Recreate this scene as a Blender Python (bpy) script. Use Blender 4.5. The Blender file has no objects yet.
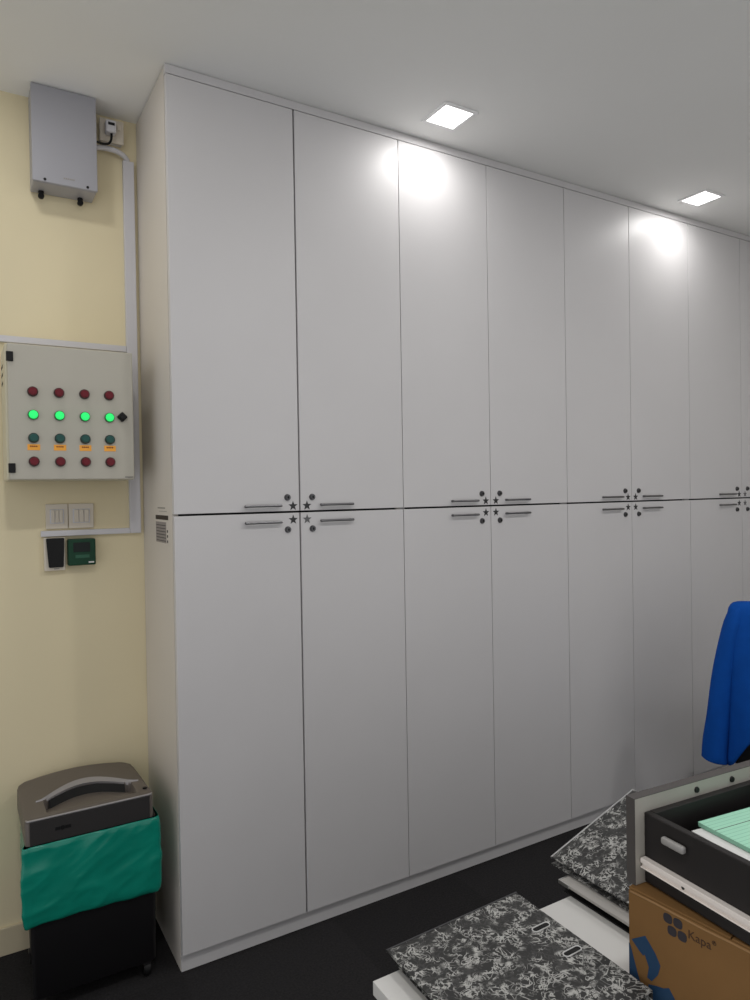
import bpy, bmesh, math, random
from mathutils import Vector, Matrix, Euler
random.seed(7)
S = bpy.context.scene
COL = S.collection
D = .392          # plane of the yellow wall; the cabinet fronts stand in y = 0, floor is z = 0
H = 2.669         # ceiling

# ------------------------------------------------------------------ materials
def mat(name, col, rough=.5, metal=0., spec=.5, emit=None, estr=0., noise=0., nscale=8., bump=0., bscale=200., coat=0., trans=0.):
    m = bpy.data.materials.new(name); m.use_nodes = True
    nt = m.node_tree; b = nt.nodes['Principled BSDF']
    b.inputs['Base Color'].default_value = (*col, 1)
    b.inputs['Roughness'].default_value = rough
    b.inputs['Metallic'].default_value = metal
    b.inputs['Specular IOR Level'].default_value = spec
    b.inputs['Coat Weight'].default_value = coat
    b.inputs['Transmission Weight'].default_value = trans
    if emit:
        b.inputs['Emission Color'].default_value = (*emit, 1); b.inputs['Emission Strength'].default_value = estr
    if noise or bump:
        tc = nt.nodes.new('ShaderNodeTexCoord')
    if noise:
        n = nt.nodes.new('ShaderNodeTexNoise'); n.inputs['Scale'].default_value = nscale; n.inputs['Detail'].default_value = 4
        nt.links.new(tc.outputs['Object'], n.inputs['Vector'])
        r = nt.nodes.new('ShaderNodeValToRGB')
        r.color_ramp.elements[0].position = .3; r.color_ramp.elements[1].position = .7
        r.color_ramp.elements[0].color = (*[c*(1-noise) for c in col], 1)
        r.color_ramp.elements[1].color = (*[min(1, c*(1+noise)) for c in col], 1)
        nt.links.new(n.outputs['Fac'], r.inputs['Fac']); nt.links.new(r.outputs['Color'], b.inputs['Base Color'])
    if bump:
        n2 = nt.nodes.new('ShaderNodeTexNoise'); n2.inputs['Scale'].default_value = bscale; n2.inputs['Detail'].default_value = 3
        nt.links.new(tc.outputs['Object'], n2.inputs['Vector'])
        bp = nt.nodes.new('ShaderNodeBump'); bp.inputs['Strength'].default_value = bump; bp.inputs['Distance'].default_value = .002
        nt.links.new(n2.outputs['Fac'], bp.inputs['Height']); nt.links.new(bp.outputs['Normal'], b.inputs['Normal'])
    return m

def lin(r, g, b):
    f = lambda c: (c/255/12.92) if c/255 <= .04045 else ((c/255+.055)/1.055)**2.4
    return (f(r), f(g), f(b))

M = {}
M['lam'] = mat('white_laminate', lin(208, 206, 207), .42, spec=.45, noise=.015, nscale=3, bump=.03, bscale=60)
M['lam_side'] = mat('cream_laminate', lin(212, 206, 198), .5, noise=.015, nscale=3)  # warm reflections on the side panel put into its base colour
M['lam_edge'] = mat('white_edge_band', lin(232, 229, 227), .4)
M['gap'] = mat('dark_cabinet_interior', lin(40, 40, 40), .9)
M['yellow'] = mat('yellow_wall_paint', lin(230, 218, 184), .75, spec=.25, noise=.02, nscale=2, bump=.12, bscale=120)
M['base'] = mat('baseboard_paint', lin(205, 193, 165), .5)
M['ceil'] = mat('ceiling_paint', lin(244, 244, 242), .85, spec=.2, noise=.012, nscale=1.5, bump=.05)
M['room'] = mat('room_wall_paint', lin(200, 197, 190), .8, spec=.2, noise=.02, nscale=2)
M['chrome'] = mat('chrome', (.55, .55, .56), .22, 1.)
M['gun'] = mat('dark_nickel', (.13, .13, .135), .3, 1.)
M['eyelet'] = mat('bright_silver_rim', lin(205, 205, 205), .3)
M['nickel'] = mat('satin_nickel', (.2, .2, .205), .3, 1.)
M['steel'] = mat('steel', (.6, .6, .6), .35, 1.)
M['star'] = mat('black_star_sticker', lin(38, 38, 40), .35)
M['star_pale'] = mat('worn_star_sticker', lin(95, 95, 96), .35)  # lighter grey variant of the star
M['black'] = mat('black_plastic', lin(22, 22, 23), .5, spec=.25, noise=.1, nscale=30)
M['hole'] = mat('black_hole', lin(12, 12, 12), .8)
M['greymetal'] = mat('grey_painted_metal', lin(160, 160, 167), .42, metal=.0, spec=.55, noise=.02, nscale=6, bump=.05, bscale=300)
M['greydark'] = mat('dark_grey_metal', lin(95, 97, 100), .5)
M['panel'] = mat('grey_enclosure_paint', lin(186, 182, 170), .5, noise=.01, nscale=6, bump=.08, bscale=400)
M['panel_side'] = mat('cream_enclosure_paint', lin(205, 200, 178), .5)
M['pvc'] = mat('white_pvc', lin(208, 207, 212), .4, noise=.015, nscale=10)
M['switch'] = mat('white_switch_plastic', lin(214, 205, 190), .35)
M['red'] = mat('dark_red_lens', lin(108, 12, 30), .3, spec=.35)
M['red_ring'] = mat('dark_red_ring', lin(52, 10, 18), .4)
M['green_on'] = mat('lit_green_lens', (.02, .5, .14), .3, emit=(.01, .8, .14), estr=.85)
M['green_ring'] = mat('green_lens_ring', lin(14, 120, 50), .35)
M['teal'] = mat('dark_teal_lens', lin(34, 84, 78), .35, spec=.35)
M['teal_ring'] = mat('dark_teal_ring', lin(18, 46, 42), .4)
M['orange'] = mat('orange_tape', lin(255, 178, 66), .6)
M['ink_red'] = mat('dark_red_ink', lin(130, 50, 30), .7)
M['ink'] = mat('grey_ink', lin(70, 68, 66), .7)
M['ink_pale'] = mat('faint_ink', lin(150, 146, 138), .7)
M['green_box'] = mat('green_plastic', lin(10, 62, 40), .4, spec=.3)
M['green_win'] = mat('dark_window', lin(8, 20, 18), .35, spec=.3)
M['green_pale'] = mat('pale_green_label', lin(110, 160, 140), .5)
M['paper'] = mat('white_paper', lin(222, 221, 220), .8, noise=.02, nscale=30)
M['greyprint'] = mat('grey_printed_area', lin(150, 143, 140), .7, noise=.08, nscale=60)
M['shred'] = mat('taupe_grey_plastic', lin(98, 91, 86), .45, spec=.4, noise=.03, nscale=15, bump=.1, bscale=600)
M['shred_lip'] = mat('silver_grey_plastic', lin(150, 147, 148), .32)
M['shred_front'] = mat('charcoal_plastic', lin(50, 48, 48), .5, spec=.3, bump=.05, bscale=500)
M['bin'] = mat('black_bin_plastic', lin(24, 23, 25), .5, spec=.25, bump=.08, bscale=400)
M['liner'] = mat('green_polythene', lin(14, 134, 114), .26, spec=.5, noise=.08, nscale=12)
M['whiteboard'] = mat('white_melamine', lin(212, 211, 209), .45, noise=.01, nscale=4)
M['greyfile'] = mat('grey_card', lin(165, 162, 158), .45, noise=.02, nscale=20)
M['drawer_blk'] = mat('black_drawer_metal', lin(34, 31, 31), .5, spec=.3, noise=.05, nscale=20)
M['drawer_face'] = mat('grey_laminate', lin(172, 168, 160), .5, noise=.03, nscale=20)
M['drawer_edge'] = mat('dark_grey_edging', lin(72, 68, 67), .55)
M['runner'] = mat('white_rail_enamel', lin(236, 228, 222), .4)
M['catch'] = mat('grey_plastic', lin(150, 148, 146), .4)
M['card'] = mat('brown_cardboard', lin(124, 92, 56), .8, spec=.15, noise=.05, nscale=14, bump=.1, bscale=90)
M['card_edge'] = mat('cardboard_edge', lin(150, 116, 76), .85)
M['blue_ink'] = mat('dark_blue_print', lin(20, 58, 92), .7)
M['logo_ink'] = mat('slate_print', lin(42, 38, 44), .75)
M['brown_ink'] = mat('brown_print', lin(66, 42, 22), .8)
M['cloth'] = mat('blue_jacket_cloth', lin(8, 74, 160), .85, spec=.15, noise=.06, nscale=25, bump=.2, bscale=500)
M['chair'] = mat('black_chair_fabric', lin(26, 26, 27), .8, noise=.1, nscale=60)
M['carpet_under'] = None

def carpet():
    m = mat('charcoal_carpet_tiles', lin(46, 45, 46), .95, spec=.1)
    nt = m.node_tree; b = nt.nodes['Principled BSDF']; N = nt.nodes; L = nt.links
    tc = N.new('ShaderNodeTexCoord'); ck = N.new('ShaderNodeTexChecker'); ck.inputs['Scale'].default_value = 2.
    L.new(tc.outputs['Object'], ck.inputs['Vector'])
    wv = N.new('ShaderNodeTexNoise'); wv.inputs['Scale'].default_value = 160; wv.inputs['Detail'].default_value = 3
    L.new(tc.outputs['Object'], wv.inputs['Vector'])
    ck.inputs['Color1'].default_value = (*lin(46, 45, 46), 1); ck.inputs['Color2'].default_value = (*lin(43, 42, 43), 1)
    mx = N.new('ShaderNodeMix'); mx.data_type = 'RGBA'; mx.blend_type = 'MULTIPLY'; mx.inputs['Factor'].default_value = .6
    rp = N.new('ShaderNodeValToRGB'); rp.color_ramp.elements[0].position = .3; rp.color_ramp.elements[1].position = .75
    rp.color_ramp.elements[0].color = (.45, .45, .45, 1); rp.color_ramp.elements[1].color = (1.25, 1.25, 1.25, 1)
    L.new(wv.outputs['Fac'], rp.inputs['Fac'])
    L.new(ck.outputs['Color'], mx.inputs['A']); L.new(rp.outputs['Color'], mx.inputs['B'])
    L.new(mx.outputs['Result'], b.inputs['Base Color'])
    bp = N.new('ShaderNodeBump'); bp.inputs['Strength'].default_value = .4; bp.inputs['Distance'].default_value = .004
    L.new(wv.outputs['Fac'], bp.inputs['Height']); L.new(bp.outputs['Normal'], b.inputs['Normal'])
    return m
M['carpet'] = carpet()

def marble():
    m = mat('black_marbled_paper', lin(40, 40, 40), .5, spec=.4)
    nt = m.node_tree; b = nt.nodes['Principled BSDF']; N = nt.nodes; L = nt.links
    tc = N.new('ShaderNodeTexCoord')
    def veins(scale, dist, w, soft, off):
        mp = N.new('ShaderNodeMapping'); mp.inputs['Location'].default_value = (off, off*2, off*3); L.new(tc.outputs['Object'], mp.inputs['Vector'])
        n = N.new('ShaderNodeTexNoise'); n.inputs['Scale'].default_value = scale; n.inputs['Detail'].default_value = 2.5
        n.inputs['Distortion'].default_value = dist; L.new(mp.outputs['Vector'], n.inputs['Vector'])
        s = N.new('ShaderNodeMath'); s.operation = 'SUBTRACT'; s.inputs[1].default_value = .5; L.new(n.outputs['Fac'], s.inputs[0])
        a = N.new('ShaderNodeMath'); a.operation = 'ABSOLUTE'; L.new(s.outputs[0], a.inputs[0])
        r = N.new('ShaderNodeMapRange'); r.inputs['From Min'].default_value = w; r.inputs['From Max'].default_value = w+soft
        r.inputs['To Min'].default_value = 1; r.inputs['To Max'].default_value = 0; L.new(a.outputs[0], r.inputs['Value'])
        return r.outputs['Result']
    v1 = veins(52, 1.2, .010, .035, 0.); v2 = veins(38, 1.6, .007, .03, 3.7)
    mx = N.new('ShaderNodeMath'); mx.operation = 'MAXIMUM'; L.new(v1, mx.inputs[0]); L.new(v2, mx.inputs[1])
    # patches with fewer threads
    n = N.new('ShaderNodeTexNoise'); n.inputs['Scale'].default_value = 45; n.inputs['Detail'].default_value = 3; L.new(tc.outputs['Object'], n.inputs['Vector'])
    r = N.new('ShaderNodeMapRange'); r.inputs['From Min'].default_value = .42; r.inputs['From Max'].default_value = .56
    r.inputs['To Min'].default_value = .06; r.inputs['To Max'].default_value = 1.; L.new(n.outputs['Fac'], r.inputs['Value'])
    mu = N.new('ShaderNodeMath'); mu.operation = 'MULTIPLY'; L.new(mx.outputs[0], mu.inputs[0]); L.new(r.outputs['Result'], mu.inputs[1])
    c = N.new('ShaderNodeMix'); c.data_type = 'RGBA'
    c.inputs['A'].default_value = (*lin(42, 42, 42), 1); c.inputs['B'].default_value = (*lin(182, 182, 179), 1)
    L.new(mu.outputs[0], c.inputs['Factor']); L.new(c.outputs['Result'], b.inputs['Base Color'])
    return m
M['marble'] = marble()

def ruled():
    m = mat('green_ruled_paper', lin(150, 212, 182), .75)
    nt = m.node_tree; b = nt.nodes['Principled BSDF']; N = nt.nodes; L = nt.links
    tc = N.new('ShaderNodeTexCoord'); sp = N.new('ShaderNodeSeparateXYZ'); L.new(tc.outputs['Object'], sp.inputs[0])
    ml = N.new('ShaderNodeMath'); ml.operation = 'MULTIPLY'; ml.inputs[1].default_value = 1/.0085; L.new(sp.outputs['Y'], ml.inputs[0])
    fr = N.new('ShaderNodeMath'); fr.operation = 'FRACT'; L.new(ml.outputs[0], fr.inputs[0])
    r = N.new('ShaderNodeMapRange'); r.inputs['From Min'].default_value = .86; r.inputs['From Max'].default_value = .93; L.new(fr.outputs[0], r.inputs['Value'])
    c = N.new('ShaderNodeMix'); c.data_type = 'RGBA'; c.inputs['A'].default_value = (*lin(166, 222, 196), 1); c.inputs['B'].default_value = (*lin(130, 192, 164), 1)
    L.new(r.outputs['Result'], c.inputs['Factor']); L.new(c.outputs['Result'], b.inputs['Base Color'])
    return m
M['ruled'] = ruled(); M['padside'] = mat('green_pad_edge', lin(150, 206, 180), .75)
M['frame_white'] = mat('white_lamp_frame', lin(246, 246, 246), .5)
M['lamp'] = mat('lit_diffuser', (.9, .9, .9), .5, emit=(1., .985, .96), estr=3.)

# ------------------------------------------------------------------ mesh helpers
def nb(): return bmesh.new()
def add(bm, other):
    me = bpy.data.meshes.new('tmp'); other.to_mesh(me); bm.from_mesh(me); bpy.data.meshes.remove(me); other.free()
def box(bm, x0, x1, y0, y1, z0, z1, bev=0., seg=2):
    t = bmesh.new(); bmesh.ops.create_cube(t, size=1)
    for v in t.verts: v.co = Vector(((x0+x1)/2+v.co.x*(x1-x0), (y0+y1)/2+v.co.y*(y1-y0), (z0+z1)/2+v.co.z*(z1-z0)))
    if bev: bmesh.ops.bevel(t, geom=t.edges[:]+t.verts[:], offset=bev, segments=seg, profile=.5, affect='EDGES')
    add(bm, t); return bm
def cyl(bm, p0, p1, r0, r1=None, seg=24, bev=0.):
    p0, p1 = Vector(p0), Vector(p1); d = p1-p0; t = bmesh.new()
    bmesh.ops.create_cone(t, cap_ends=True, segments=seg, radius1=r0, radius2=r0 if r1 is None else r1, depth=d.length)
    if bev: bmesh.ops.bevel(t, geom=[e for e in t.edges if len({round(v.co.z, 5) for v in e.verts}) == 1], offset=bev, segments=2, affect='EDGES')
    t.transform(Matrix.Translation((p0+p1)/2) @ d.to_track_quat('Z', 'Y').to_matrix().to_4x4())
    add(bm, t); return bm
def tube(bm, pts, r, seg=10, cap=True):
    pts = [Vector(p) for p in pts]; rs = r if isinstance(r, (list, tuple)) else [r]*len(pts); rings = []; prev = None
    for i, p in enumerate(pts):
        d = (pts[min(i+1, len(pts)-1)]-pts[max(i-1, 0)]).normalized()
        a = prev-d*prev.dot(d) if prev is not None else (d.cross(Vector((0, 0, 1))) if abs(d.z) < .95 else d.cross(Vector((1, 0, 0))))
        a.normalize(); prev = a; b = d.cross(a)
        rings.append([bm.verts.new(p+(a*math.cos(2*math.pi*k/seg)+b*math.sin(2*math.pi*k/seg))*rs[i]) for k in range(seg)])
    for A, B in zip(rings, rings[1:]):
        for k in range(seg): bm.faces.new((A[k], A[(k+1) % seg], B[(k+1) % seg], B[k]))
    if cap: bm.faces.new(rings[0][::-1]); bm.faces.new(rings[-1])
    return bm
def bez(p0, p1, p2, p3, n=14):
    o = []
    for i in range(n+1):
        t = i/n; o.append(tuple((1-t)**3*a+3*(1-t)**2*t*b+3*(1-t)*t*t*c+t**3*d for a, b, c, d in zip(p0, p1, p2, p3)))
    return o
def prism(bm, poly, fn, t0, t1):
    """extrude a 2-D outline: fn(u, v, t) -> 3-D"""
    A = [bm.verts.new(fn(u, v, t0)) for u, v in poly]; B = [bm.verts.new(fn(u, v, t1)) for u, v in poly]; n = len(poly)
    bm.faces.new(A); bm.faces.new(B[::-1])
    for k in range(n): bm.faces.new((A[k], B[k], B[(k+1) % n], A[(k+1) % n]))
    return bm
def loft(bm, rings, cap0=True, cap1=True):
    R = [[bm.verts.new(p) for p in r] for r in rings]; n = len(R[0])
    for A, B in zip(R, R[1:]):
        for k in range(n): bm.faces.new((A[k], A[(k+1) % n], B[(k+1) % n], B[k]))
    if cap0: bm.faces.new(R[0][::-1])
    if cap1: bm.faces.new(R[-1])
    return bm
def rrect(x0, x1, y0, y1, r, n=6):
    """rounded rectangle; r one radius or four (x0y0, x1y0, x1y1, x0y1)"""
    rs = r if isinstance(r, (list, tuple)) else [r]*4; o = []
    for (cx, cy, a0), q in zip(((x0, y0, math.pi), (x1, y0, 1.5*math.pi), (x1, y1, 0), (x0, y1, .5*math.pi)), rs):
        ox = cx+q if cx == x0 else cx-q; oy = cy+q if cy == y0 else cy-q
        for i in range(n+1):
            a = a0+.5*math.pi*i/n; o.append((ox+q*math.cos(a), oy+q*math.sin(a)))
    return o
def dens(poly, step=.005):
    o = []
    for k in range(len(poly)):
        p, q = poly[k], poly[(k+1) % len(poly)]; n = max(1, int(math.hypot(q[0]-p[0], q[1]-p[1])/step))
        for i in range(n): o.append((p[0]+(q[0]-p[0])*i/n, p[1]+(q[1]-p[1])*i/n))
    return o
ORIG = {}
def obj(name, bm, m, parent=None, smooth=False, label=None, auto=None):
    """link bm (world coordinates of an unturned thing) as ONE mesh object under parent"""
    bmesh.ops.recalc_face_normals(bm, faces=bm.faces[:])
    o0 = ORIG.get(parent.name, Vector()) if parent else Vector()
    bm.transform(Matrix.Translation(-o0))
    me = bpy.data.meshes.new(name); bm.to_mesh(me); bm.free()
    for mm in (m if isinstance(m, (list, tuple)) else [m]): me.materials.append(mm)
    if smooth:
        me.polygons.foreach_set('use_smooth', [True]*len(me.polygons))
        if auto: me.set_sharp_from_angle(angle=math.radians(auto))
    o = bpy.data.objects.new(name, me); COL.objects.link(o)
    if parent: o.parent = parent; ORIG[o.name] = o0
    if label: o['label'] = label
    return o
def tag(o, label, cat, group=None):
    o['label'] = label; o['category'] = cat
    if group: o['group'] = group
    return o
def thing(name, label, cat, loc=(0, 0, 0), rotz=0., group=None):
    o = bpy.data.objects.new(name, None); COL.objects.link(o); o.location = loc; o.rotation_euler = (0, 0, rotz)
    o.empty_display_size = .05; ORIG[o.name] = Vector(loc); return tag(o, label, cat, group)
def struct(name, bm, m):
    o = obj(name, bm, m); o['kind'] = 'structure'; return o
def dup(root, loc=None, label=None, rotz=None):
    def cp(o, par):
        c = o.copy(); COL.objects.link(c)
        if par: c.parent = par
        for ch in list(o.children): cp(ch, c)
        return c
    r = cp(root, None)
    if loc: r.location = loc
    if rotz is not None: r.rotation_euler = (0, 0, rotz)
    if label: r['label'] = label
    return r

# ------------------------------------------------------------------ the room
X0, X1, Y0 = -1.5, 3.24, -3.2
struct('floor', box(nb(), X0-.1, X1+.1, Y0-.1, D+.1, -.1, 0), M['carpet'])
struct('ceiling', box(nb(), X0-.1, X1+.1, Y0-.1, D+.1, H, H+.1), M['ceil'])
struct('wall_back', box(nb(), X0-.1, X1+.1, D, D+.1, 0, H), M['yellow'])
struct('wall_right', box(nb(), X1, X1+.1, Y0-.1, D, 0, H), M['room'])
struct('baseboard_back', box(nb(), X0, -.002, D-.01, D, 0, .085, .002), M['base'])

# ------------------------------------------------------------------ tall cabinets
ZM, ZT, ZB, YP = 1.3535, 2.637, .056, .016
W = .4
def star_poly(r):
    return [(r*(1 if k % 2 == 0 else .42)*math.sin(math.pi*k/5), r*(1 if k % 2 == 0 else .42)*math.cos(math.pi*k/5)) for k in range(10)]
CABLAB = ['white tall four-door cabinet at the left end, its cream side panel against the yellow wall',
          'second white tall four-door cabinet from the yellow wall, under the nearer lit ceiling lamp',
          'third white tall four-door cabinet from the yellow wall, under the farther ceiling lamp',
          'white tall four-door cabinet at the far right end, partly behind the blue jacket']
def cabinet(i):
    x0 = i*2*W; xs = x0+W+(.003, -.005, -.008, .009)[i]; x1 = x0+2*W
    t = thing('tall_cabinet', CABLAB[i], 'cabinet', (xs, D/2, 0), 0, 'white tall cabinets along the wall')
    c = nb()
    box(c, x0, x0+.018, .0215, D-.002, 0, H-.004); box(c, x1-.018, x1-.0002, .0215, D-.002, 0, H-.004)
    obj('side_panel', c, M['lam_side'] if i == 0 else M['lam'], t, label='cream laminate side panels' if i == 0 else None)
    c = nb(); box(c, x0+.018, x1-.018, .03, D-.002, ZB+.01, ZT-.01)
    obj('carcass', c, M['gap'], t, label='dark interior seen in the door gaps')
    obj('plinth', box(nb(), x0+(.001 if i == 0 else 0), x1, YP, .0214, 0, ZB-.006), M['lam'], t)
    obj('cornice_panel', box(nb(), x0, x1, .003, .0214, ZT+.004, H-.002, .0005), M['lam'], t)
    for side in (0, 1):
        for up in (1, 0):
            gl = {0: .0016, 1: .0028 if i == 0 else .0013}
            a = (x0+(.0006 if i == 0 else .0013)) if side == 0 else xs+gl[1]
            b = xs-gl[1] if side == 0 else x1-.0013
            z0, z1 = (ZM+.0032, ZT) if up else (ZB, ZM-.0032)
            d = obj('door', box(nb(), a, b, 0, .0185, z0, z1, .0009, 2), M['lam'], t)
            sg = -1 if side == 0 else 1
            zh = 1.3745 if up else 1.3225
            h = nb(); xa, xb = sorted((xs+sg*.068, xs+sg*.19)); yo = -.0145
            cyl(h, (xa, yo, zh), (xb, yo, zh), .004, bev=.001)
            for xx in (xa+.0075, xb-.0075):
                cyl(h, (xx, -.0001, zh), (xx, yo-.001, zh), .0045, .004)
            obj('handle', h, M['nickel'], d, True, auto=40)
            xl, zl = xs+sg*.0435, (1.4 if up else 1.2975)
            k = nb(); cyl(k, (xl, -.0001, zl), (xl, -.0045, zl), .0108, .0098); cyl(k, (xl, -.004, zl), (xl, -.0085, zl), .0085, .0076, bev=.0008)
            lk = obj('lock', k, M['gun'], d, True, auto=40)
            lk.name = 'lock'
            kh = nb(); box(kh, xl-.0012, xl+.0012, -.0092, -.0083, zl-.0045, zl+.0045)
            cyl(kh, (xl, -.0083, zl), (xl, -.0091, zl), .0032)
            box(kh, xl-.001, xl+.001, -.0092, -.0083, zl-.004, zl+.004)
            # keyhole lies on the lock's face
            add_k = obj('star_sticker', prism(nb(), star_poly(.0162), lambda u, v, tt, X=xs+sg*.0245, Z=(1.3725 if up else 1.3285): (X+u, tt, Z+v), -.0001, -.0009),
                        M['star_pale'] if (i == 0 and side == 1 and not up) or (i == 3 and side == 1) else M['star'], d,
                        label='worn pale grey star sticker' if (i == 0 and side == 1 and not up) else 'black star sticker')
            # dark key slot as a second material on the lock itself
            me = lk.data; me.materials.append(M['hole'])
            tb = bmesh.new(); tb.from_mesh(me); n0 = len(tb.faces)
            kh.transform(Matrix.Translation(-ORIG[lk.name] if lk.name in ORIG else -ORIG[d.name])); km = bpy.data.meshes.new('k'); kh.to_mesh(km); kh.free(); tb.from_mesh(km); bpy.data.meshes.remove(km)
            for f in list(tb.faces)[n0:]: f.material_index = 1
            tb.to_mesh(me); tb.free()
    return t
CABS = [cabinet(i) for i in range(4)]

# sticker on the cabinet's side
t = obj('notice_sticker', box(nb(), -.0008, -.0001, .055, .222, 1.258, 1.356), M['lam_side'], CABS[0], label='small printed notice sticker with black header on the side panel')
obj('header_bar', box(nb(), -.0013, -.0007, .062, .216, 1.338, 1.3515), mat('header_black', lin(48, 38, 34), .6), t, label='black header bar')
obj('printed_panel', box(nb(), -.0012, -.0007, .088, .214, 1.267, 1.331), M['greyprint'], t, label='grey printed lines')
b = nb()
for k in range(6): box(b, -.0016, -.0011, .094, .206, 1.272+k*.0095, 1.2745+k*.0095)
obj('text_lines', b, M['ink'], t)
b = nb()
for k, z in enumerate((1.269, 1.285, 1.3)): box(b, -.0016, -.0007, .068, .078, z, z+.008)
obj('bullet_marks', b, M['ink'], t)
b = nb(); box(b, -.0005, -.0001, .1, .19, 1.372, 1.376); box(b, -.0005, -.0001, .08, .175, 1.363, 1.3645)
obj('caption_line', b, M['ink_pale'], t, label='faint grey caption line')

# ------------------------------------------------------------------ ceiling lights
def light(x, label, first=[None]):
    if first[0] is None:
        t = thing('ceiling_light', label, 'light', (x, -.166, H), 0, 'square ceiling lights along the cabinets')
        b = nb(); o, q = .068, .056
        for (a0, a1, c0, c1) in ((-o, o, -o, -q), (-o, o, q, o), (-o, -q, -q, q), (q, o, -q, q)):
            box(b, x+a0, x+a1, -.166+c0, -.166+c1, H-.006, H-.0003, .0008)
        obj('frame', b, M['frame_white'], t)
        obj('diffuser', box(nb(), x-q, x+q, -.166-q, -.166+q, H-.0042, H-.0005), M['lamp'], t)
        first[0] = t; return t
    return dup(first[0], (x, -.166, H), label)
light(.90, 'square lit ceiling light above the second cabinet, the nearer and larger one in view')
light(2.26, 'square lit ceiling light farther away above the third cabinet, at the right of the photo')
light(-.46, 'square lit ceiling light over the grey wall box, its glow at the top left corner')
# the other lamps of the room, over and behind the photographer
def lamp(x, y, e, size=.11):
    l = bpy.data.lights.new('room_lamp', 'AREA'); l.shape = 'SQUARE'; l.size = size; l.energy = e; l.color = (1., .985, .96)
    o = bpy.data.objects.new('room_lamp', l); COL.objects.link(o); o.location = (x, y, H-.008)
    return o
E0 = 1.7
for x in (-.46, .90, 2.26): lamp(x, -.166, E0, .105)
for y, e in ((-1.55, 7.5),):
    for x in (-.46, .9, 2.26): lamp(x, y, e)

# ------------------------------------------------------------------ yellow wall: trunking, boxes, switches
t = thing('cable_trunking', 'white plastic cable trunking running round the control panel to the corner', 'trunking', (-.03, D, 1.29))
obj('vertical_run', box(nb(), -.047, -.012, D-.018, D-.0002, 1.288, 2.53, .0015), M['pvc'], t)
obj('upper_run', box(nb(), -.62, -.0475, D-.016, D-.0002, 1.893, 1.913, .0015), M['pvc'], t)
obj('lower_run', box(nb(), -.318, -.0475, D-.016, D-.0002, 1.288, 1.306, .0015), M['pvc'], t)

t = thing('equipment_box', 'grey metal wall box mounted just under the ceiling', 'box', (-.235, D, 2.37))
bx0, bx1, bz0, bz1 = -.3285, -.1425, 2.372, 2.6665
obj('housing', box(nb(), bx0+.002, bx1-.002, .297, D-.004, bz0, bz1, .003), M['greymetal'], t)
obj('mounting_plate', box(nb(), bx0+.004, bx1-.004, D-.004, D-.0002, bz0+.004, bz1-.004), M['greydark'], t)
obj('cover', box(nb(), bx0, bx1, .290, .2968, bz0+.001, bz1, .002), M['greymetal'], t)
for x in (-.294, -.172):
    b = nb(); cyl(b, (x, .2899, 2.381), (x, .2875, 2.381), .0042, .0036); obj('screw', b, M['black'], t, True, auto=40)
for x in (-.298, -.184):
    b = nb(); cyl(b, (x, .365, 2.3722), (x, .365, 2.3635), .0085, bev=.0015); cyl(b, (x, .358, 2.357), (x, .372, 2.357), .0088, bev=.002)
    obj('cable_gland', b, M['black'], t, True, auto=40, label='black cable gland under the box')
b = nb()
for k in range(6): box(b, -.241+k*.0055, -.2375+k*.0055, .2894, .2902, 2.3925, 2.397)
obj('faint_mark', b, M['ink_pale'], t)

t = thing('wall_socket', 'white wall socket in the corner beside the grey box', 'socket', (-.08, D, 2.6))
obj('back_box', box(nb(), -.118, -.048, D-.022, D-.0002, 2.576, 2.646, .003), M['pvc'], t)
obj('face_plate', box(nb(), -.121, -.045, D-.03, D-.0222, 2.573, 2.649, .003), M['switch'], t)
obj('rocker', box(nb(), -.067, -.056, D-.034, D-.0298, 2.616, 2.634, .0015), M['switch'], t)
t = thing('power_plug', 'white plug with black cable pushed into the corner wall socket', 'plug', (-.09, D-.045, 2.61))
b = nb(); box(b, -.106, -.074, D-.062, D-.0302, 2.592, 2.632, .005); obj('plug_body', b, M['pvc'], t)
obj('pin_cover', box(nb(), -.1, -.08, D-.066, D-.0618, 2.614, 2.622, .001), M['black'], t)
b = nb(); tube(b, bez((-.088, D-.05, 2.593), (-.086, D-.05, 2.545), (-.11, D-.05, 2.553), (-.143, D-.05, 2.556)), .0038); obj('cable', b, M['black'], t, True)

b = nb(); tube(b, bez((-.1405, D-.03, 2.545), (-.09, D-.03, 2.556), (-.045, D-.026, 2.552), (-.031, D-.0105, 2.5315), 18), .0085, 12)
tag(obj('conduit_pipe', b, M['pvc'], None, True, auto=50), 'white curved conduit pipe from the grey box to the trunking', 'pipe')

# control panel
t = thing('control_panel', 'grey electrical control panel with rows of red and green buttons', 'control panel', (-.245, D, 1.46))
py = .184
obj('enclosure', box(nb(), -.419, -.071, py+.0065, D-.0172, 1.463, 1.853, .004), M['panel_side'], t)
obj('wall_bracket', box(nb(), -.39, -.1, D-.0171, D-.0002, 1.5, 1.8), M['greydark'], t)
dr = obj('panel_door', box(nb(), -.4135, -.0725, py-.012, py+.004, 1.464, 1.851, .003), M['panel'], t)
pf = py-.012
def button(x, z, m, mr, lit=False, r=.0125):
    b = nb(); cyl(b, (x, pf+.0002, z), (x, pf-.009, z), r+.0022, r+.0012, 28, .001); o = obj('push_button', b, mr, t, True, auto=40)
    b = nb(); cyl(b, (x, pf-.0088, z), (x, pf-.0145, z), r, r-.0022, 28, .0012); obj('button_cap', b, m, o, True, auto=40, label='glowing green cap' if lit else None)
    return o
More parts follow.
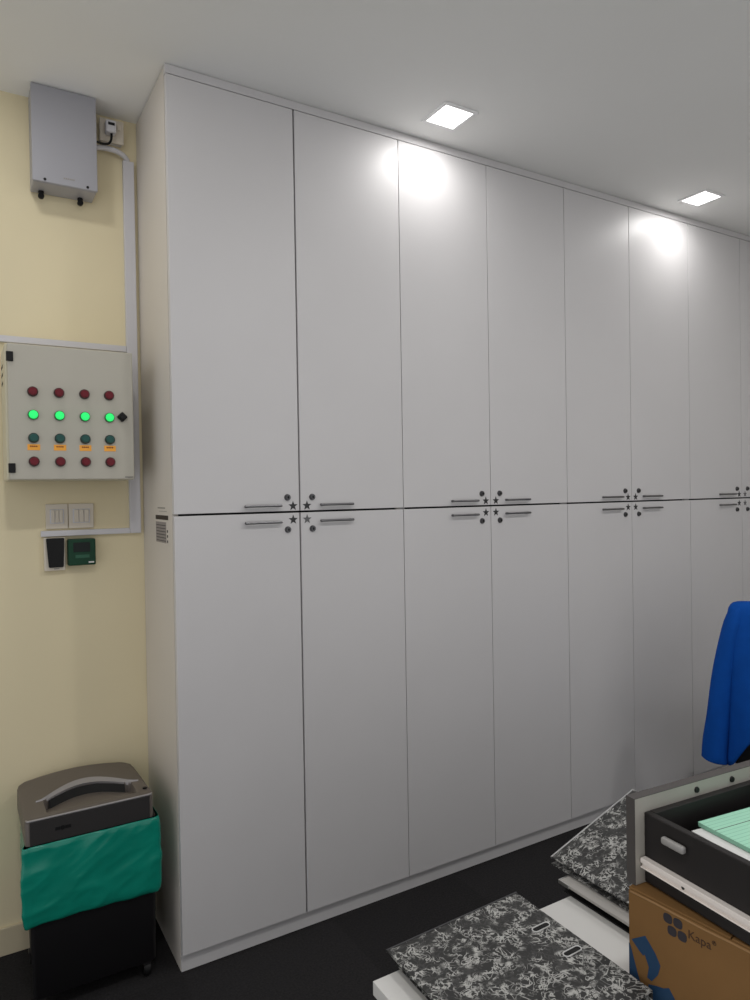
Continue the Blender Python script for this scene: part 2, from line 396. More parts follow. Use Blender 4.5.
for k in range(4):
    x = -.3505+k*.0692
    button(x, 1.7165, M['red'], M['red_ring']).__setitem__('label', 'dark red push button in the top row')
    button(x, 1.650, M['green_on'], M['green_ring'], True).__setitem__('label', 'lit green indicator button')
    button(x, 1.5835, M['teal'], M['teal_ring']).__setitem__('label', 'unlit dark green push button')
    button(x, 1.516, M['red'], M['red_ring']).__setitem__('label', 'dark red push button in the bottom row')
    b = nb(); box(b, x-.0165, x+.0165, pf-.0009, pf+.0002, 1.5485, 1.5655)
    s = obj('tape_label', b, M['orange'], t, label='orange tape label')
    b = nb()
    for q in range(4): box(b, x-.0095+q*.005, x-.006+q*.005, pf-.0013, pf-.0008, 1.5575, 1.5615)
    obj('label_text', b, M['ink_red'], s)
b = nb(); box(b, -.0115, .0115, -.012, 0, -.0115, .0115, .003); b.transform(Matrix.Translation((-.1065, pf+.0002, 1.653)) @ Matrix.Rotation(math.radians(45), 4, 'Y'))
cyl(b, (-.1065, pf-.011, 1.653), (-.1065, pf-.017, 1.653), .009, .007); obj('key_lock', b, M['black'], t, label='black diamond shaped panel lock')
for z in (1.813, 1.497):
    b = nb(); box(b, -.4165, -.3985, pf-.006, pf+.004, z-.0135, z+.0135, .0015); obj('hinge', b, M['black'], t)
b = nb()
for k in range(7): box(b, -.1+k*.0035, -.0975+k*.0035, pf-.0006, pf+.0002, 1.4692, 1.4722)
obj('maker_mark', b, M['ink'], t)
b = nb()
for z in (1.804, 1.779, 1.754): box(b, -.4196, -.4185, .29, .352, z-.004, z+.004)
obj('vent_slots', b, M['hole'], t)

# switches
def switch(x0, x1, label, cells):
    t = thing('light_switch', label, 'switch', ((x0+x1)/2, D, 1.35), 0, 'light switches under the control panel')
    obj('face_plate', box(nb(), x0, x1, D-.009, D-.0002, 1.3115, 1.391, .002), M['switch'], t)
    obj('rocker_frame', box(nb(), x0+.012, x1-.012, D-.0108, D-.0088, 1.3285, 1.374, .0007), M['pvc'], t)
    w = (x1-x0-.03)/cells
    for k in range(cells):
        a = x0+.015+k*w
        b = nb(); box(b, a+.0008, a+w-.0008, D-.0145, D-.0106, 1.331, 1.3715, .0015)
        b.transform(Matrix.Translation((0, D-.0125, 1.351)) @ Matrix.Rotation(math.radians(3), 4, 'X') @ Matrix.Translation((0, -(D-.0125), -1.351)))
        obj('rocker', b, M['switch'], t)
switch(-.303, -.2375, 'white switch plate above the black reader, left of the two switches', 3)
switch(-.2355, -.160, 'white switch plate above the green box, right of the two switches', 3)

t = thing('card_reader', 'black access card reader with a white frame on the wall', 'card reader', (-.28, D, 1.235))
obj('frame', box(nb(), -.311, -.249, D-.022, D-.0002, 1.179, 1.2845, .003), M['switch'], t, label='white frame')
b = nb(); prism(b, [(-.3055, 1.283), (-.2525, 1.283), (-.2555, 1.19), (-.2985, 1.19)], lambda u, v, tt: (u, tt, v), D-.0218, D-.032)
bmesh.ops.bevel(b, geom=b.edges[:], offset=.002, segments=2, affect='EDGES'); obj('reader_face', b, M['black'], t)
obj('indicator_strip', box(nb(), -.283, -.268, D-.0226, D-.0217, 1.1835, 1.1865), M['ink_pale'], t)
t = thing('door_release_box', 'green emergency door release box on the wall beside the black reader', 'break glass box', (-.2, D, 1.235))
obj('housing', box(nb(), -.2425, -.1605, D-.04, D-.0002, 1.193, 1.2775, .004), M['green_box'], t)
obj('window', box(nb(), -.228, -.1775, D-.0412, D-.0395, 1.236, 1.2665, .0008), M['green_win'], t, label='dark window')
obj('label_plate', box(nb(), -.222, -.18, D-.041, D-.0395, 1.2165, 1.227, .0005), mat('mid_green_label', lin(36, 92, 68), .5), t)
obj('white_tab', box(nb(), -.183, -.1665, D-.041, D-.0395, 1.1995, 1.2045, .0005), M['paper'], t, label='small white tab')
# ------------------------------------------------------------------ shredder and its liner
t = thing('paper_shredder', 'grey and black paper shredder on castors beside the cabinet', 'shredder', (-.235, .19, 0))
sx0, sx1, sy0, sy1 = -.405, -.067, .03, .355
ax0 = -.386
out = rrect(sx0, sx1, sy0, sy1, (.014, .014, .06, .05), 8)
def ztop(x, y):
    v = (y-sy0)/(sy1-sy0); u = (x-sx0)/(sx1-sx0)
    return .545-.012*v+.018*math.sin(math.pi*u)*max(0, v)**.8
# head: side walls and a crowned top with a sunken feed tray
rx0, rx1, ry0 = -.345, -.112, .062
def ridge(x):
    u = (x-rx0)/(rx1-rx0); return .15+.055*math.sin(math.pi*min(1, max(0, u)))
NX, NY = 60, 48
bm = nb(); gv = {}
def inside(x, y):
    for (cx, cy, r, sx, sy) in ((sx0, sy0, .014, 1, 1), (sx1, sy0, .014, -1, 1), (sx1, sy1, .06, -1, -1), (sx0, sy1, .05, 1, -1)):
        ox, oy = cx+sx*r, cy+sy*r
        if (x-ox)*sx < 0 and (y-oy)*sy < 0:
            d = math.hypot(x-ox, y-oy)
            if d > r: return (ox+(x-ox)*r/d, oy+(y-oy)*r/d)
    return (x, y)
ys_ = lambda x, j: sy0+(sy1-sy0)*j/NY
for i in range(NX+1):
    for j in range(NY+1):
        x = sx0+(sx1-sx0)*i/NX; y = ys_(x, j); x2, y2 = inside(x, y); z = ztop(x2, y2)
        if rx0 <= x <= rx1 and ry0 <= y < ridge(x): z -= .004+.026*((y-ry0)/(ridge(x)-ry0))
        e = min(x-sx0, sx1-x, y-sy0, sy1-y)
        if e <= 1e-6: z -= .004
        gv[i, j] = bm.verts.new((x2, y2, z))
for i in range(NX):
    for j in range(NY): bm.faces.new((gv[i, j], gv[i+1, j], gv[i+1, j+1], gv[i, j+1]))
rim = [gv[i, 0] for i in range(NX)]+[gv[NX, j] for j in range(NY)]+[gv[i, NY] for i in range(NX, 0, -1)]+[gv[0, j] for j in range(NY, 0, -1)]
low = [bm.verts.new((v.co.x, v.co.y, .476)) for v in rim]
for k in range(len(rim)): bm.faces.new((rim[k], low[k], low[(k+1) % len(rim)], rim[(k+1) % len(rim)]))
bm.faces.new(low)
bmesh.ops.remove_doubles(bm, verts=bm.verts[:], dist=1e-6)
hd = obj('head', bm, M['shred'], t, True, auto=38)
# silver ridge that arches over the feed slot, the slot itself, the silver front edge
b = nb(); pts = [(rx0-.022+(rx1-rx0+.05)*k/20, 0, 0) for k in range(21)]; up = []
for k, (x, _, _) in enumerate(pts):
    u = k/20; w = .003+.015*math.sin(math.pi*u); y = ridge(x)+.004 if rx0 < x < rx1 else .15; z = ztop(x, y)+.0015+.004*math.sin(math.pi*u)
    up.append((Vector((x, y-.008*math.sin(math.pi*u), z-.004)), Vector((x, y+w, z+.002)), Vector((x, y+w, z-.008)), Vector((x, y-.003, z-.012))))
loft(b, up); obj('feed_ridge', b, M['shred_lip'], t, True, auto=50, label='silver grey arched ridge over the feed slot')
b = nb(); loft(b, [[Vector((x, ridge(x)-.018, ztop(x, .15)-.0265)), Vector((x, ridge(x)-.0015, ztop(x, .15)-.0235)), Vector((x, ridge(x)-.0015, ztop(x, .15)-.006)), Vector((x, ridge(x)-.004, ztop(x, .15)-.006))] for x in [rx0+.012+(rx1-rx0-.024)*k/16 for k in range(17)]])
obj('feed_slot', b, M['hole'], t, label='black paper slot')
b = nb(); tube(b, [(sx0+.004, sy0+.012, .5415), (sx0+.008, sy0+.001, .543)]+[(sx0+.02+(sx1-sx0-.04)*k/10, sy0-.0008, .5435) for k in range(11)]+[(sx1-.008, sy0+.001, .543), (sx1-.004, sy0+.012, .5415)], .0028, 8)
obj('front_edge_trim', b, M['shred_lip'], t, True)
obj('front_panel', box(nb(), sx0+.012, sx1-.012, sy0-.003, sy0+.004, .477, .5405, .0015), M['shred_front'], t, label='charcoal front panel')
b = nb(); cyl(b, (-.312, sy0-.0028, .509), (-.312, sy0-.0046, .509), .006); box(b, -.306, -.291, sy0-.0044, sy0-.0028, .5045, .5135, .0006); box(b, -.331, -.318, sy0-.0044, sy0-.0028, .5045, .5135, .0006)
obj('badge', b, M['black'], t)
b = nb(); box(b, -.088, -.072, .16, .172, .5335, .5395, .0015); obj('switch_slider', b, M['black'], t)
b = nb(); cyl(b, (-.081, .078, .537), (-.081, .078, .5475), .0065, bev=.001); obj('indicator_button', b, M['black'], t)
# bin with a slight taper, castors
binout = [(x-(.016*max(0, 1-(y-sy0)/.09) if x < -.3 else 0), y) for x, y in dens(rrect(ax0, sx1+.008, sy0+.004, sy1-.03, .016), .01)]
bcx, bcy = -.222, .178
b = nb(); loft(b, [[(bcx+(x-bcx)*(1-q/.17), bcy+(y-bcy)*(1-q/.15), z) for x, y in binout] for z, q in ((.047, .010), (.052, .006), (.30, .002), (.475, .0))])
obj('bin', b, M['bin'], t, True, auto=40)
for x, y in ((-.372, .062), (-.09, .062), (-.372, .295), (-.09, .295)):
    b = nb(); cyl(b, (x-.009, y, .0205), (x+.009, y, .0205), .0202, bev=.003)
    c = obj('castor', b, M['black'], t, True, auto=40)
    b = nb(); box(b, x-.013, x+.013, y-.012, y+.012, .036, .0465, .003); cyl(b, (x+.0095, y, .0205), (x+.012, y, .0205), .007); box(b, x+.0095, x+.0125, y-.006, y+.006, .02, .04)
    obj('castor_fork', b, M['shred_front'], c, label='charcoal castor fork')
# green liner folded over the bin's rim
b = nb(); rings = []; NR = 44
base = rrect(ax0-.003, sx1+.012, sy0-.001, sy1-.027, .012, 8)
cum = [0]
base = [(x-(.018*max(0, 1-(y-sy0)/.09) if x < -.3 else 0), y) for x, y in dens(base)]; cx, cy = (sx0+sx1)/2, (sy0+sy1)/2
from mathutils import noise as mn
for r in range(NR+1):
    v = r/NR; ring = []
    for (x, y) in base:
        s = (x+y*.7)*1.0
        z0 = .258+.003*math.sin((x-sx0)*13)+.0015*math.sin(x*70+y*60); z1 = .4745
        z = z0+(z1-z0)*v
        bul = .004+.004*math.sin(math.pi*v)
        p, q = x*.9+z*.45-y*.3, z*.9-x*.45+y*.5          # creases run up to the right
        f1 = mn.noise(Vector((p*7, q*15, 2.3))); f2 = mn.noise(Vector((p*11, q*30, 7.1)))
        bul += .007*(.35-abs(f1)**.7)+.0035*(.35-abs(f2)**.8)
        if v < .05: bul += -.005*(1-v/.05)
        if v > .95: bul += -.004*((v-.95)/.05)
        bul = max(bul, .0012)
        dx, dy = x-cx, y-cy
        nx = 1 if x > sx1-.002 else (-1 if x < ax0+.009-.018*max(0, 1-(y-sy0)/.09) else 0); ny = 1 if y > sy1-.04 else (-1 if y < sy0+.011 else 0)
        if not nx and not ny: ny = -1 if dy < 0 else 1
        if nx and ny: bul *= 1.2
        if nx < 0 and ny < 0: bul += .006
        L = math.hypot(nx, ny)
        ring.append((x+nx/L*bul, y+ny/L*bul, z))
    rings.append(ring)
loft(b, rings, False, False)
o = obj('bin_liner', b, M['liner'], None, True); tag(o, 'green plastic bin liner folded over the shredder bin', 'bin liner')
sm = o.modifiers.new('thick', 'SOLIDIFY'); sm.thickness = .0008; sm.offset = 1

# ------------------------------------------------------------------ low white cabinet in the foreground
t = thing('table', 'white topped table in the foreground under the files and the cardboard box', 'table', (.65, -1.4, 0))
tx0, tx1, ty0, ty1, tz = .046, 1.7, -1.95, -1.037, .585
obj('tabletop', box(nb(), tx0, tx1, ty0, ty1, tz-.024, tz, .0012), M['whiteboard'], t)
b = nb()
for y in (ty0+.09, ty1-.09): box(b, tx0+.1, tx1-.1, y-.012, y+.012, tz-.075, tz-.0242)
for x in (tx0+.1, tx1-.1): box(b, x-.012, x+.012, ty0+.1021, ty1-.1021, tz-.075, tz-.0242)
obj('apron', b, M['black'], t)
obj('modesty_panel', box(nb(), tx0+.121, tx1-.121, ty1-.085, ty1-.07, .06, tz-.0752), M['black'], t)  # unseen black panel, added to keep low light off the cabinets
for x in (tx0+.1, tx1-.1):
    for y in (ty0+.09, ty1-.09):
        obj('leg', box(nb(), x-.02, x+.02, y-.02, y+.02, 0, tz-.0752, .003), M['black'], t)

# ------------------------------------------------------------------ lever arch files
def stadium(cx, cy, L, r, n=8):
    o = []
    for k in range(n+1): a = -math.pi/2+math.pi*k/n; o.append((cx+L/2+r*math.cos(a), cy+r*math.sin(a)))
    for k in range(n+1): a = math.pi/2+math.pi*k/n; o.append((cx-L/2+r*math.cos(a), cy+r*math.sin(a)))
    return o
def lever_file(label, loc, rotz, wd, hg, spine_left, th_spine, th_fore, slots, strip='steel', inset=0.):
    """flat on its back; local x runs across the cover, y up the cover; corner (0, 0) at loc is far-left, y is negative towards the near side"""
    t = thing('lever_arch_file', label, 'file', loc, 0, 'marbled lever arch files'); O = Vector(loc)
    ct = .003
    zl, zr = (th_spine, th_fore) if spine_left else (th_fore, th_spine)
    P = lambda x, y, z: O+Vector((x, y, z))
    def slab(x0, x1, y0, y1, z00, z10, z01, z11):
        b = nb(); vs = [P(x, y, z) for x, y, z in ((x0, y0, z00), (x1, y0, z10), (x1, y1, z10), (x0, y1, z00), (x0, y0, z01), (x1, y0, z11), (x1, y1, z11), (x0, y1, z01))]
        v = [b.verts.new(p) for p in vs]
        for f in ((0, 1, 2, 3), (4, 5, 6, 7), (0, 1, 5, 4), (1, 2, 6, 5), (2, 3, 7, 6), (3, 0, 4, 7)): b.faces.new([v[i] for i in f])
        bmesh.ops.bevel(b, geom=b.edges[:], offset=.0008, segments=2, affect='EDGES'); return b
    obj('back_cover', slab(inset, wd, -hg, -inset, 0, 0, ct, ct), M['marble'], t)
    fc = obj('front_cover', slab(0, wd, -hg, 0, zl-ct, zr-ct, zl, zr), M['marble'], t)
    xs = (0, ct) if spine_left else (wd-ct, wd)
    b = nb(); box(b, O.x+xs[0], O.x+xs[1], O.y-hg, O.y, O.z+ct+.0002, O.z+th_spine-ct-.0002, .0006); sp = obj('spine', b, M['marble'], t)
    xo = O.x if spine_left else O.x+wd
    sg = -1 if spine_left else 1
    b = nb(); tube(b, [(xo+sg*.0007, O.y-hg*.72+.012*math.cos(a), O.z+th_spine*.5+.012*math.sin(a)) for a in [2*math.pi*k/20 for k in range(21)]], .0018, 8); obj('finger_ring', b, M['steel'], sp, True)
    # rings and lever inside
    b = nb(); bx = .05 if spine_left else wd-.05
    box(b, O.x+bx-.02, O.x+bx+.02, O.y-hg/2-.07, O.y-hg/2+.07, O.z+ct, O.z+ct+.003)
    for yy in (-.04, .04): tube(b, [(O.x+bx-.012, O.y-hg/2+yy, O.z+ct), (O.x+bx-.012, O.y-hg/2+yy, O.z+ct+th_spine*.45), (O.x+bx+.008, O.y-hg/2+yy, O.z+ct+th_spine*.55), (O.x+bx+.012, O.y-hg/2+yy, O.z+ct+th_spine*.3)], .002, 8)
    obj('ring_mechanism', b, M['steel'], t)
    # thin metal shoes along the lower edge of the covers
    sl = lambda x: zl+(zr-zl)*x/wd
    b = nb(); xa, xb = .0, wd
    v = [P(xa, .0006, sl(xa)+.0006), P(xb, .0006, sl(xb)+.0006), P(xb, -.0026, sl(xb)+.0006), P(xa, -.0026, sl(xa)+.0006)]
    w = [p-Vector((0, 0, ct+.001)) for p in v]
    vv = [b.verts.new(p) for p in v+w]
    for f in ((0, 1, 2, 3), (4, 5, 6, 7), (0, 1, 5, 4), (1, 2, 6, 5), (2, 3, 7, 6), (3, 0, 4, 7)): b.faces.new([vv[i] for i in f])
    obj('edge_protector', b, M[strip], fc, label='thin metal edge strip')
    for (sx, sy, L) in slots:
        z = sl(sx); tilt = math.atan2(zr-zl, wd)
        b = nb(); pts = [P(u, v_, sl(u)+.0008) for u, v_ in stadium(sx, sy, L, .0062)]
        tube(b, pts+[pts[0]], .0011, 8); so = obj('slot_eyelet', b, M['eyelet'], fc, True, label='silver slot eyelet in the cover')
        b = nb(); prism(b, stadium(sx, sy, L, .0055), lambda u, v_, tt: P(u, v_, sl(u)+tt), .0001, .0005); obj('slot_hole', b, M['hole'], so)
    t.rotation_euler = (0, 0, rotz); return t
lever_file('black marbled lever arch file lying flat in front, two silver slots in its cover', (.088, -1.013, tz+.0005), math.radians(-.6), .299, .318, False, .036, .0245,
           [(.263, -.107, .026), (.2615, -.184, .026)], 'gun', .012)
# grey file and a marbled file on top of it, at the cabinet's far edge
t = thing('grey_file', 'flat grey file with pale metal edge, under the tilted marbled file', 'file', (.504, -1.016, tz))
gx, gy = .504, -1.016
obj('cover', box(nb(), gx, gx+.278, gy-.215, gy, tz+.0195, tz+.026, .0015), M['greyfile'], t)
obj('back_cover', box(nb(), gx+.008, gx+.278, gy-.215, gy-.003, tz+.0004, tz+.004, .001), M['black'], t, label='dark back cover')
obj('page_block', box(nb(), gx+.043, gx+.273, gy-.212, gy-.009, tz+.0042, tz+.0193), M['greydark'], t)
b = nb(); box(b, gx-.0008, gx+.036, gy-.0012, gy+.0012, tz+.019, tz+.027, .0006); box(b, gx-.0015, gx+.0005, gy-.027, gy+.0012, tz+.019, tz+.0268, .0006); obj('metal_edge', b, M['steel'], t, label='pale metal edge')
lever_file('black marbled lever arch file tilted open-sided on the grey file behind the drawer', (.531, -.966, tz+.0275), 0, .262, .262, False, .100, .0165, [])

# ------------------------------------------------------------------ cardboard box
bl = Vector((.396, -1.278, tz)); bw, bd, bh = .42, .34, .1715
t = thing('cardboard_box', 'brown cardboard box with blue printed arrows, under the drawer', 'box', bl, 0)
b = nb(); box(b, bl.x, bl.x+bw, bl.y-bd, bl.y, bl.z+.0005, bl.z+bh-.004, .003); obj('walls', b, M['card'], t)
b = nb(); box(b, bl.x+.001, bl.x+bw-.001, bl.y-bd/2+.001, bl.y-.001, bl.z+bh-.004, bl.z+bh-.0005, .0012); obj('flap', b, M['card'], t)
b = nb(); box(b, bl.x+.001, bl.x+bw-.001, bl.y-bd+.001, bl.y-bd/2-.001, bl.z+bh-.004, bl.z+bh-.0005, .0012); obj('flap', b, M['card'], t)
b = nb(); tube(b, [(bl.x+.0008, bl.y-.004-k*(bd-.008)/8, bl.z+bh-.0075+.0006*math.sin(k*1.7)) for k in range(9)], .0018, 8); obj('folded_edge', b, M['card_edge'], t, True)
face = lambda u, v, tt: (bl.x-tt, bl.y-u, .575+v)      # u along the left face from its far corner, v up from the bottom
# logo: four leaf petals around a pale cross
cu, cv = .083, .1535
lg = nb()
for su, sv in ((-1, 1), (1, 1), (-1, -1), (1, -1)):
    r = .0076; pts = []
    for k in range(16):
        a = 2*math.pi*k/16; x, y = math.cos(a), math.sin(a); q = (abs(x)**3+abs(y)**3)**(-1/3)
        pts.append((cu+su*.0084+x*q*r+.0035*(1 if sv < 0 else -1), cv+sv*.0084+y*q*r))
    prism(lg, pts, face, .0001, .0005)
obj('printed_logo', lg, M['logo_ink'], t)
fc = bpy.data.curves.new('word', 'FONT'); fc.body = 'Kapa'; fc.size = .0185; fc.extrude = .0003
fo = bpy.data.objects.new('word', fc); COL.objects.link(fo); bpy.context.view_layer.update()
me = bpy.data.meshes.new_from_object(fo.evaluated_get(bpy.context.evaluated_depsgraph_get())); bpy.data.objects.remove(fo)
b = nb(); b.from_mesh(me); bpy.data.meshes.remove(me)
wmax = max(v.co.x for v in b.verts)
rp = [(wmax+.0045+.0028*math.cos(2*math.pi*k/16), .0125+.0028*math.sin(2*math.pi*k/16), 0) for k in range(17)]; tube(b, rp, .0005, 6)
box(b, wmax+.0036, wmax+.0043, .011, .014, -.0003, .0003); box(b, wmax+.0043, wmax+.0055, .0127, .014, -.0003, .0003)
b.transform(Matrix(((0, 0, -1, bl.x-.0003), (-1, 0, 0, bl.y-.104), (0, 1, 0, bl.z+.1385), (0, 0, 0, 1))))
obj('printed_word', b, M['brown_ink'], t)
A1 = [(.006, .096), (.031, .114), (.049, .094), (.0575, .079), (.053, .062), (.042, .046), (.034, .048), (.037, .066), (.030, .083), (.027, .0795), (.020, .084)]
A2 = [(.001, .088), (.004, .084), (.0165, .045), (.0285, .016), (.014, .0115), (.001, .018)]
A3 = [(.036, .038), (.05, .043), (.062, .046), (.072, .052), (.086, .034), (.09, .016), (.066, .0112), (.046, .0112), (.036, .024)]
for poly in (A1, A2, A3):
    b = nb(); prism(b, poly, face, .0001, .0005); obj('printed_arrow', b, M['blue_ink'], t)
t.rotation_euler = (0, 0, math.radians(5))

# ------------------------------------------------------------------ drawer lifted out and set on the box
zb, zt = tz+bh+.0005, .9
dl = Vector((.407, -1.285, zb))
t = thing('drawer', 'black drawer with grey front panel lying on the cardboard box', 'drawer', dl, 0)
fw, ft = .40, .018
obj('front_panel', box(nb(), dl.x, dl.x+fw, dl.y, dl.y+ft-.0008, zb, zt-.001), M['drawer_face'], t, label='grey laminate front panel')
b = nb(); box(b, dl.x-.0012, dl.x, dl.y, dl.y+ft-.0008, zb, zt); box(b, dl.x, dl.x+fw, dl.y, dl.y+ft-.0008, zt-.001, zt); box(b, dl.x-.0012, dl.x+fw, dl.y+ft-.0008, dl.y+ft, zb, zt)
obj('edge_band', b, M['drawer_edge'], t, label='dark grey edge and outer face')
for x in (.554, .646):
    b = nb(); cyl(b, (x, dl.y+.0005, .8855), (x, dl.y-.003, .8855), .0056, .0046); obj('bolt', b, M['black'], t, True, auto=40)
ix0, ix1, dy0, dy1 = .427, .79, dl.y-.41, dl.y-.0003
zs = .8745
obj('side', box(nb(), ix0, ix0+.013, dy0, dy1, zb+.002, zs, .002), M['drawer_blk'], t)
obj('side', box(nb(), ix1-.013, ix1, dy0, dy1, zb+.002, zs, .002), M['drawer_blk'], t)
obj('back', box(nb(), ix0+.0132, ix1-.0132, dy0, dy0+.013, zb+.002, zs, .002), M['drawer_blk'], t)
obj('inner_front', box(nb(), ix0+.0132, ix1-.0132, dy1-.012, dy1, zb+.002, zs, .001), M['drawer_blk'], t)
obj('base', box(nb(), ix0+.0132, ix1-.0132, dy0+.0132, dy1-.0122, zb+.004, zb+.009), M['drawer_blk'], t)
for xa, xb in ((ix0-.012, ix0-.0002), (ix1+.0002, ix1+.012)):
    b = nb(); box(b, xa, xb, dy0-.01, dy1-.002, .7945, .8025, .001); box(b, xa+.004, xb, dy0-.01, dy1-.002, .787, .7948, .0008)
    box(b, xa, xb, dy0-.01, dy1-.002, .7862, .7882, .0006)
    r = obj('runner', b, M['runner'], t, label='white enamelled rail')
    if xa < .42:
        b = nb(); cyl(b, (xa+.0035, dl.y-.083, .7912), (xa+.0042, dl.y-.083, .7912), .0028); obj('rail_hole', b, M['hole'], r)
b = nb(); box(b, ix0-.011, ix0-.0002, dl.y-.085, dl.y-.042, .8425, .8545, .004, 3); obj('catch', b, M['catch'], t, True, auto=50, label='grey plastic catch')
t.rotation_euler = (0, 0, math.radians(-4.2))

# papers inside
def sheetstack(name, label, cat, c, w, d, z0, z1, rot, m, n=0):
    t = thing(name, label, cat, (*c, z0), 0); x0, y1 = c
    if n == 0: obj('sheets', box(nb(), x0, x0+w, y1-d, y1, z0, z1, .001), m, t)
    else:
        b = nb(); h = (z1-z0)/n
        for k in range(n):
            j = random.uniform(-.003, .003), random.uniform(-.003, .003)
            box(b, x0+j[0], x0+w+j[0], y1-d+j[1], y1+j[1], z0+k*h+.0001, z0+(k+1)*h-.0001)
        obj('sheets', b, m, t)
    t.rotation_euler = (0, 0, rot); return t
zi = zb+.0093
sheetstack('paper_stack', 'white paper stack lying in the black drawer', 'paper', (.494, -1.330), .23, .30, zi, .8425, math.radians(-8), M['paper'], 14)
t = sheetstack('writing_pad', 'pale green ruled pad on the white papers in the drawer', 'pad', (.515, -1.3245), .2, .29, .843, .850, math.radians(-7), M['padside'])
obj('top_sheet', box(nb(), .515, .715, -1.6145, -1.3245, .85005, .8506), M['ruled'], t, label='green ruled top sheet')
b = nb(); box(b, .515, .715, -1.3595, -1.3585, .85062, .8509); obj('margin_line', b, M['ink'], t)

# ------------------------------------------------------------------ office chair and the jacket on its back
cc = Vector((2.113, -.606, 0)); u = Vector((math.cos(math.radians(-35)), math.sin(math.radians(-35)), 0)); rz = math.radians(-57)
t = thing('office_chair', 'black office chair behind the desk, mostly under the blue jacket', 'chair', cc, 0)
b = nb(); loft(b, [[(cc.x+x, cc.y+y+.03*((z-.45)/.5)**2-.02, z) for x, y in rrect(-w, w, -.02, .02, .015)] for z, w in ((.50, .17), (.53, .2), (.65, .215), (.85, .205), (.915, .18), (.93, .15))]); obj('backrest', b, M['chair'], t, True, auto=50)
b = nb(); box(b, cc.x-.212, cc.x+.212, cc.y+.03, cc.y+.45, .325, .43, .03, 3); obj('seat', b, M['chair'], t, True, auto=50)
b = nb(); tube(b, bez((cc.x, cc.y+.2, .318), (cc.x, cc.y+.0, .28), (cc.x, cc.y-.045, .36), (cc.x, cc.y-.03, .66)), .018); obj('back_support', b, M['black'], t, True)
b = nb(); cyl(b, (cc.x, cc.y+.27, .1), (cc.x, cc.y+.27, .328), .024); obj('gas_lift', b, M['black'], t, True, auto=40)
for k in range(5):
    a = 2*math.pi*k/5+.3; e = Vector((cc.x+.29*math.cos(a), cc.y+.27+.29*math.sin(a), .075))
    b = nb(); tube(b, [(cc.x, cc.y+.27, .11), tuple(e)], [.022, .014]); lg_ = obj('leg', b, M['black'], t, True, auto=50)
    b = nb(); cyl(b, (e.x-.02*math.sin(a), e.y+.02*math.cos(a), .0275), (e.x+.02*math.sin(a), e.y-.02*math.cos(a), .0275), .027, bev=.004); cyl(b, (e.x, e.y, .04), (e.x, e.y, .085), .008); obj('castor', b, M['black'], lg_, True, auto=40)
t.rotation_euler = (0, 0, rz)

j = thing('jacket', 'bright blue jacket hung over the back of the black office chair', 'jacket', (cc.x, cc.y, .36), 0)
# body: a shell around the backrest
b = nb(); rings = []
NS = 56
for (z, hw, hd, yo) in ((.352, .214, .055, -.035), (.40, .211, .055, -.032), (.5, .206, .056, -.022), (.62, .203, .056, -.012), (.75, .203, .055, -.002), (.85, .207, .053, .006), (.905, .21, .048, .01), (.945, .205, .042, .012), (.966, .19, .03, .014), (.972, .16, .014, .015)):
    ring = []
    for k in range(NS):
        a = 2*math.pi*k/NS; ca, sa = math.cos(a), math.sin(a); q = (abs(ca)**4+abs(sa)**4)**(-.25)
        x, y = hw*ca*q, hd*sa*q
        f = max(0, (.93-z)/.5)
        w = f*(.010*math.sin(x*34+z*5)+.006*math.sin(x*75-z*9+1))
        zz = z
        if z < .6: zz = z+(.6-z)/.25*.2*(1-math.exp(-max(0, x+.195)*2.6/.2))   # hem rises to the right
        ring.append((cc.x+x, cc.y+y+yo+(w if sa < .3 else -w*.5), zz))
    rings.append(ring)
loft(b, rings, False, True); bo = obj('body', b, M['cloth'], j, True)
s = bo.modifiers.new('sub', 'SUBSURF'); s.levels = s.render_levels = 1
s = bo.modifiers.new('thick', 'SOLIDIFY'); s.thickness = .004
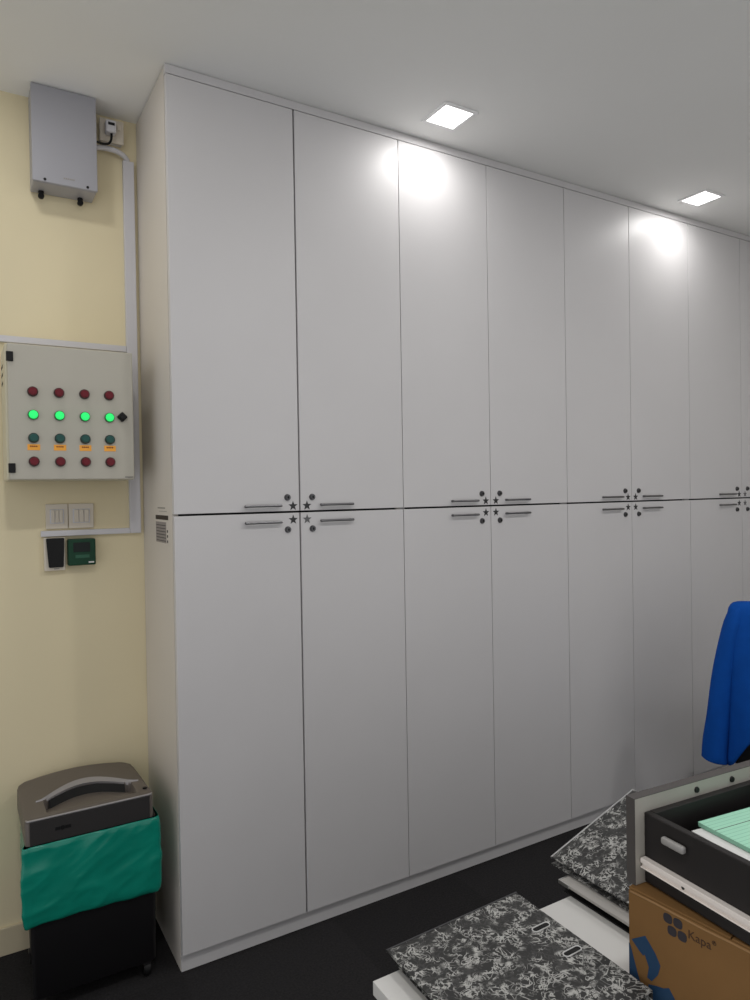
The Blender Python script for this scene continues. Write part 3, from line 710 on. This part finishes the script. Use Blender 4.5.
# sleeves hang from the shoulders, a little outside the body
for sg in (-1, 1):
    b = nb(); rings = []
    for (z, x, rx, ry, yo) in ((.362, .2655, .044, .034, -.03), (.363, .2655, .0455, .036, -.03), (.37, .265, .0455, .037, -.03), (.44, .259, .043, .039, -.028), (.53, .250, .041, .041, -.025), (.63, .240, .039, .042, -.02), (.73, .226, .038, .042, -.015), (.83, .209, .037, .042, -.006), (.90, .193, .034, .04, 0), (.942, .178, .03, .034, .008), (.963, .155, .02, .024, .012)):
        ring = []
        for k in range(24):
            a = 2*math.pi*k/24
            w = .004*math.sin(z*60+a*2)+.003*math.sin(z*110-a*3)
            ring.append((cc.x+sg*(x-.008)+(rx+w)*math.cos(a), cc.y+yo+(ry+w)*math.sin(a), z-.014*(-sg*math.cos(a)*.5+.5)*(1 if z < .4 else 0)))
        rings.append(ring)
    loft(b, rings, True, True); so = obj('sleeve', b, M['cloth'], j, True)
    s = so.modifiers.new('sub', 'SUBSURF'); s.levels = s.render_levels = 1
b = nb(); tube(b, [(cc.x-.075+.15*k/12, cc.y-.012+.02*math.sin(math.pi*k/12), .963+.012*math.sin(math.pi*k/12)) for k in range(13)], .017, 12); obj('collar', b, M['cloth'], j, True)
j.rotation_euler = (0, 0, rz)

# ------------------------------------------------------------------ camera, world, view
cam = bpy.data.cameras.new('camera'); co = bpy.data.objects.new('camera', cam); COL.objects.link(co); S.camera = co
cam.sensor_fit = 'VERTICAL'; cam.sensor_height = 36.; cam.lens = 36.*700/1000; cam.clip_start = .02
yaw, pit, rol = 0.5374710967592649, -0.011475347154562724, -0.016199361677621888
f = Vector((math.sin(yaw)*math.cos(pit), math.cos(yaw)*math.cos(pit), math.sin(pit)))
r = Vector((math.cos(yaw), -math.sin(yaw), 0)); up = r.cross(f)
c, s = math.cos(rol), math.sin(rol); r2 = r*c+up*s; u2 = up*c-r*s
m = Matrix((r2, u2, -f)).transposed().to_4x4(); m.translation = (-0.5411124679943262, -2.0554906211768946, 1.4127194152126994)
co.matrix_world = m
w = bpy.data.worlds.new('world'); S.world = w; w.use_nodes = True
w.node_tree.nodes['Background'].inputs['Color'].default_value = (.525, .525, .53, 1); w.node_tree.nodes['Background'].inputs['Strength'].default_value = 1.25
vs = S.view_settings; vs.view_transform = 'Standard'; vs.look = 'None'; vs.gamma = 1; vs.use_curve_mapping = False; vs.exposure = 0.
S.cycles.use_denoising = True
S.cycles.max_bounces = 8; S.cycles.diffuse_bounces = 5
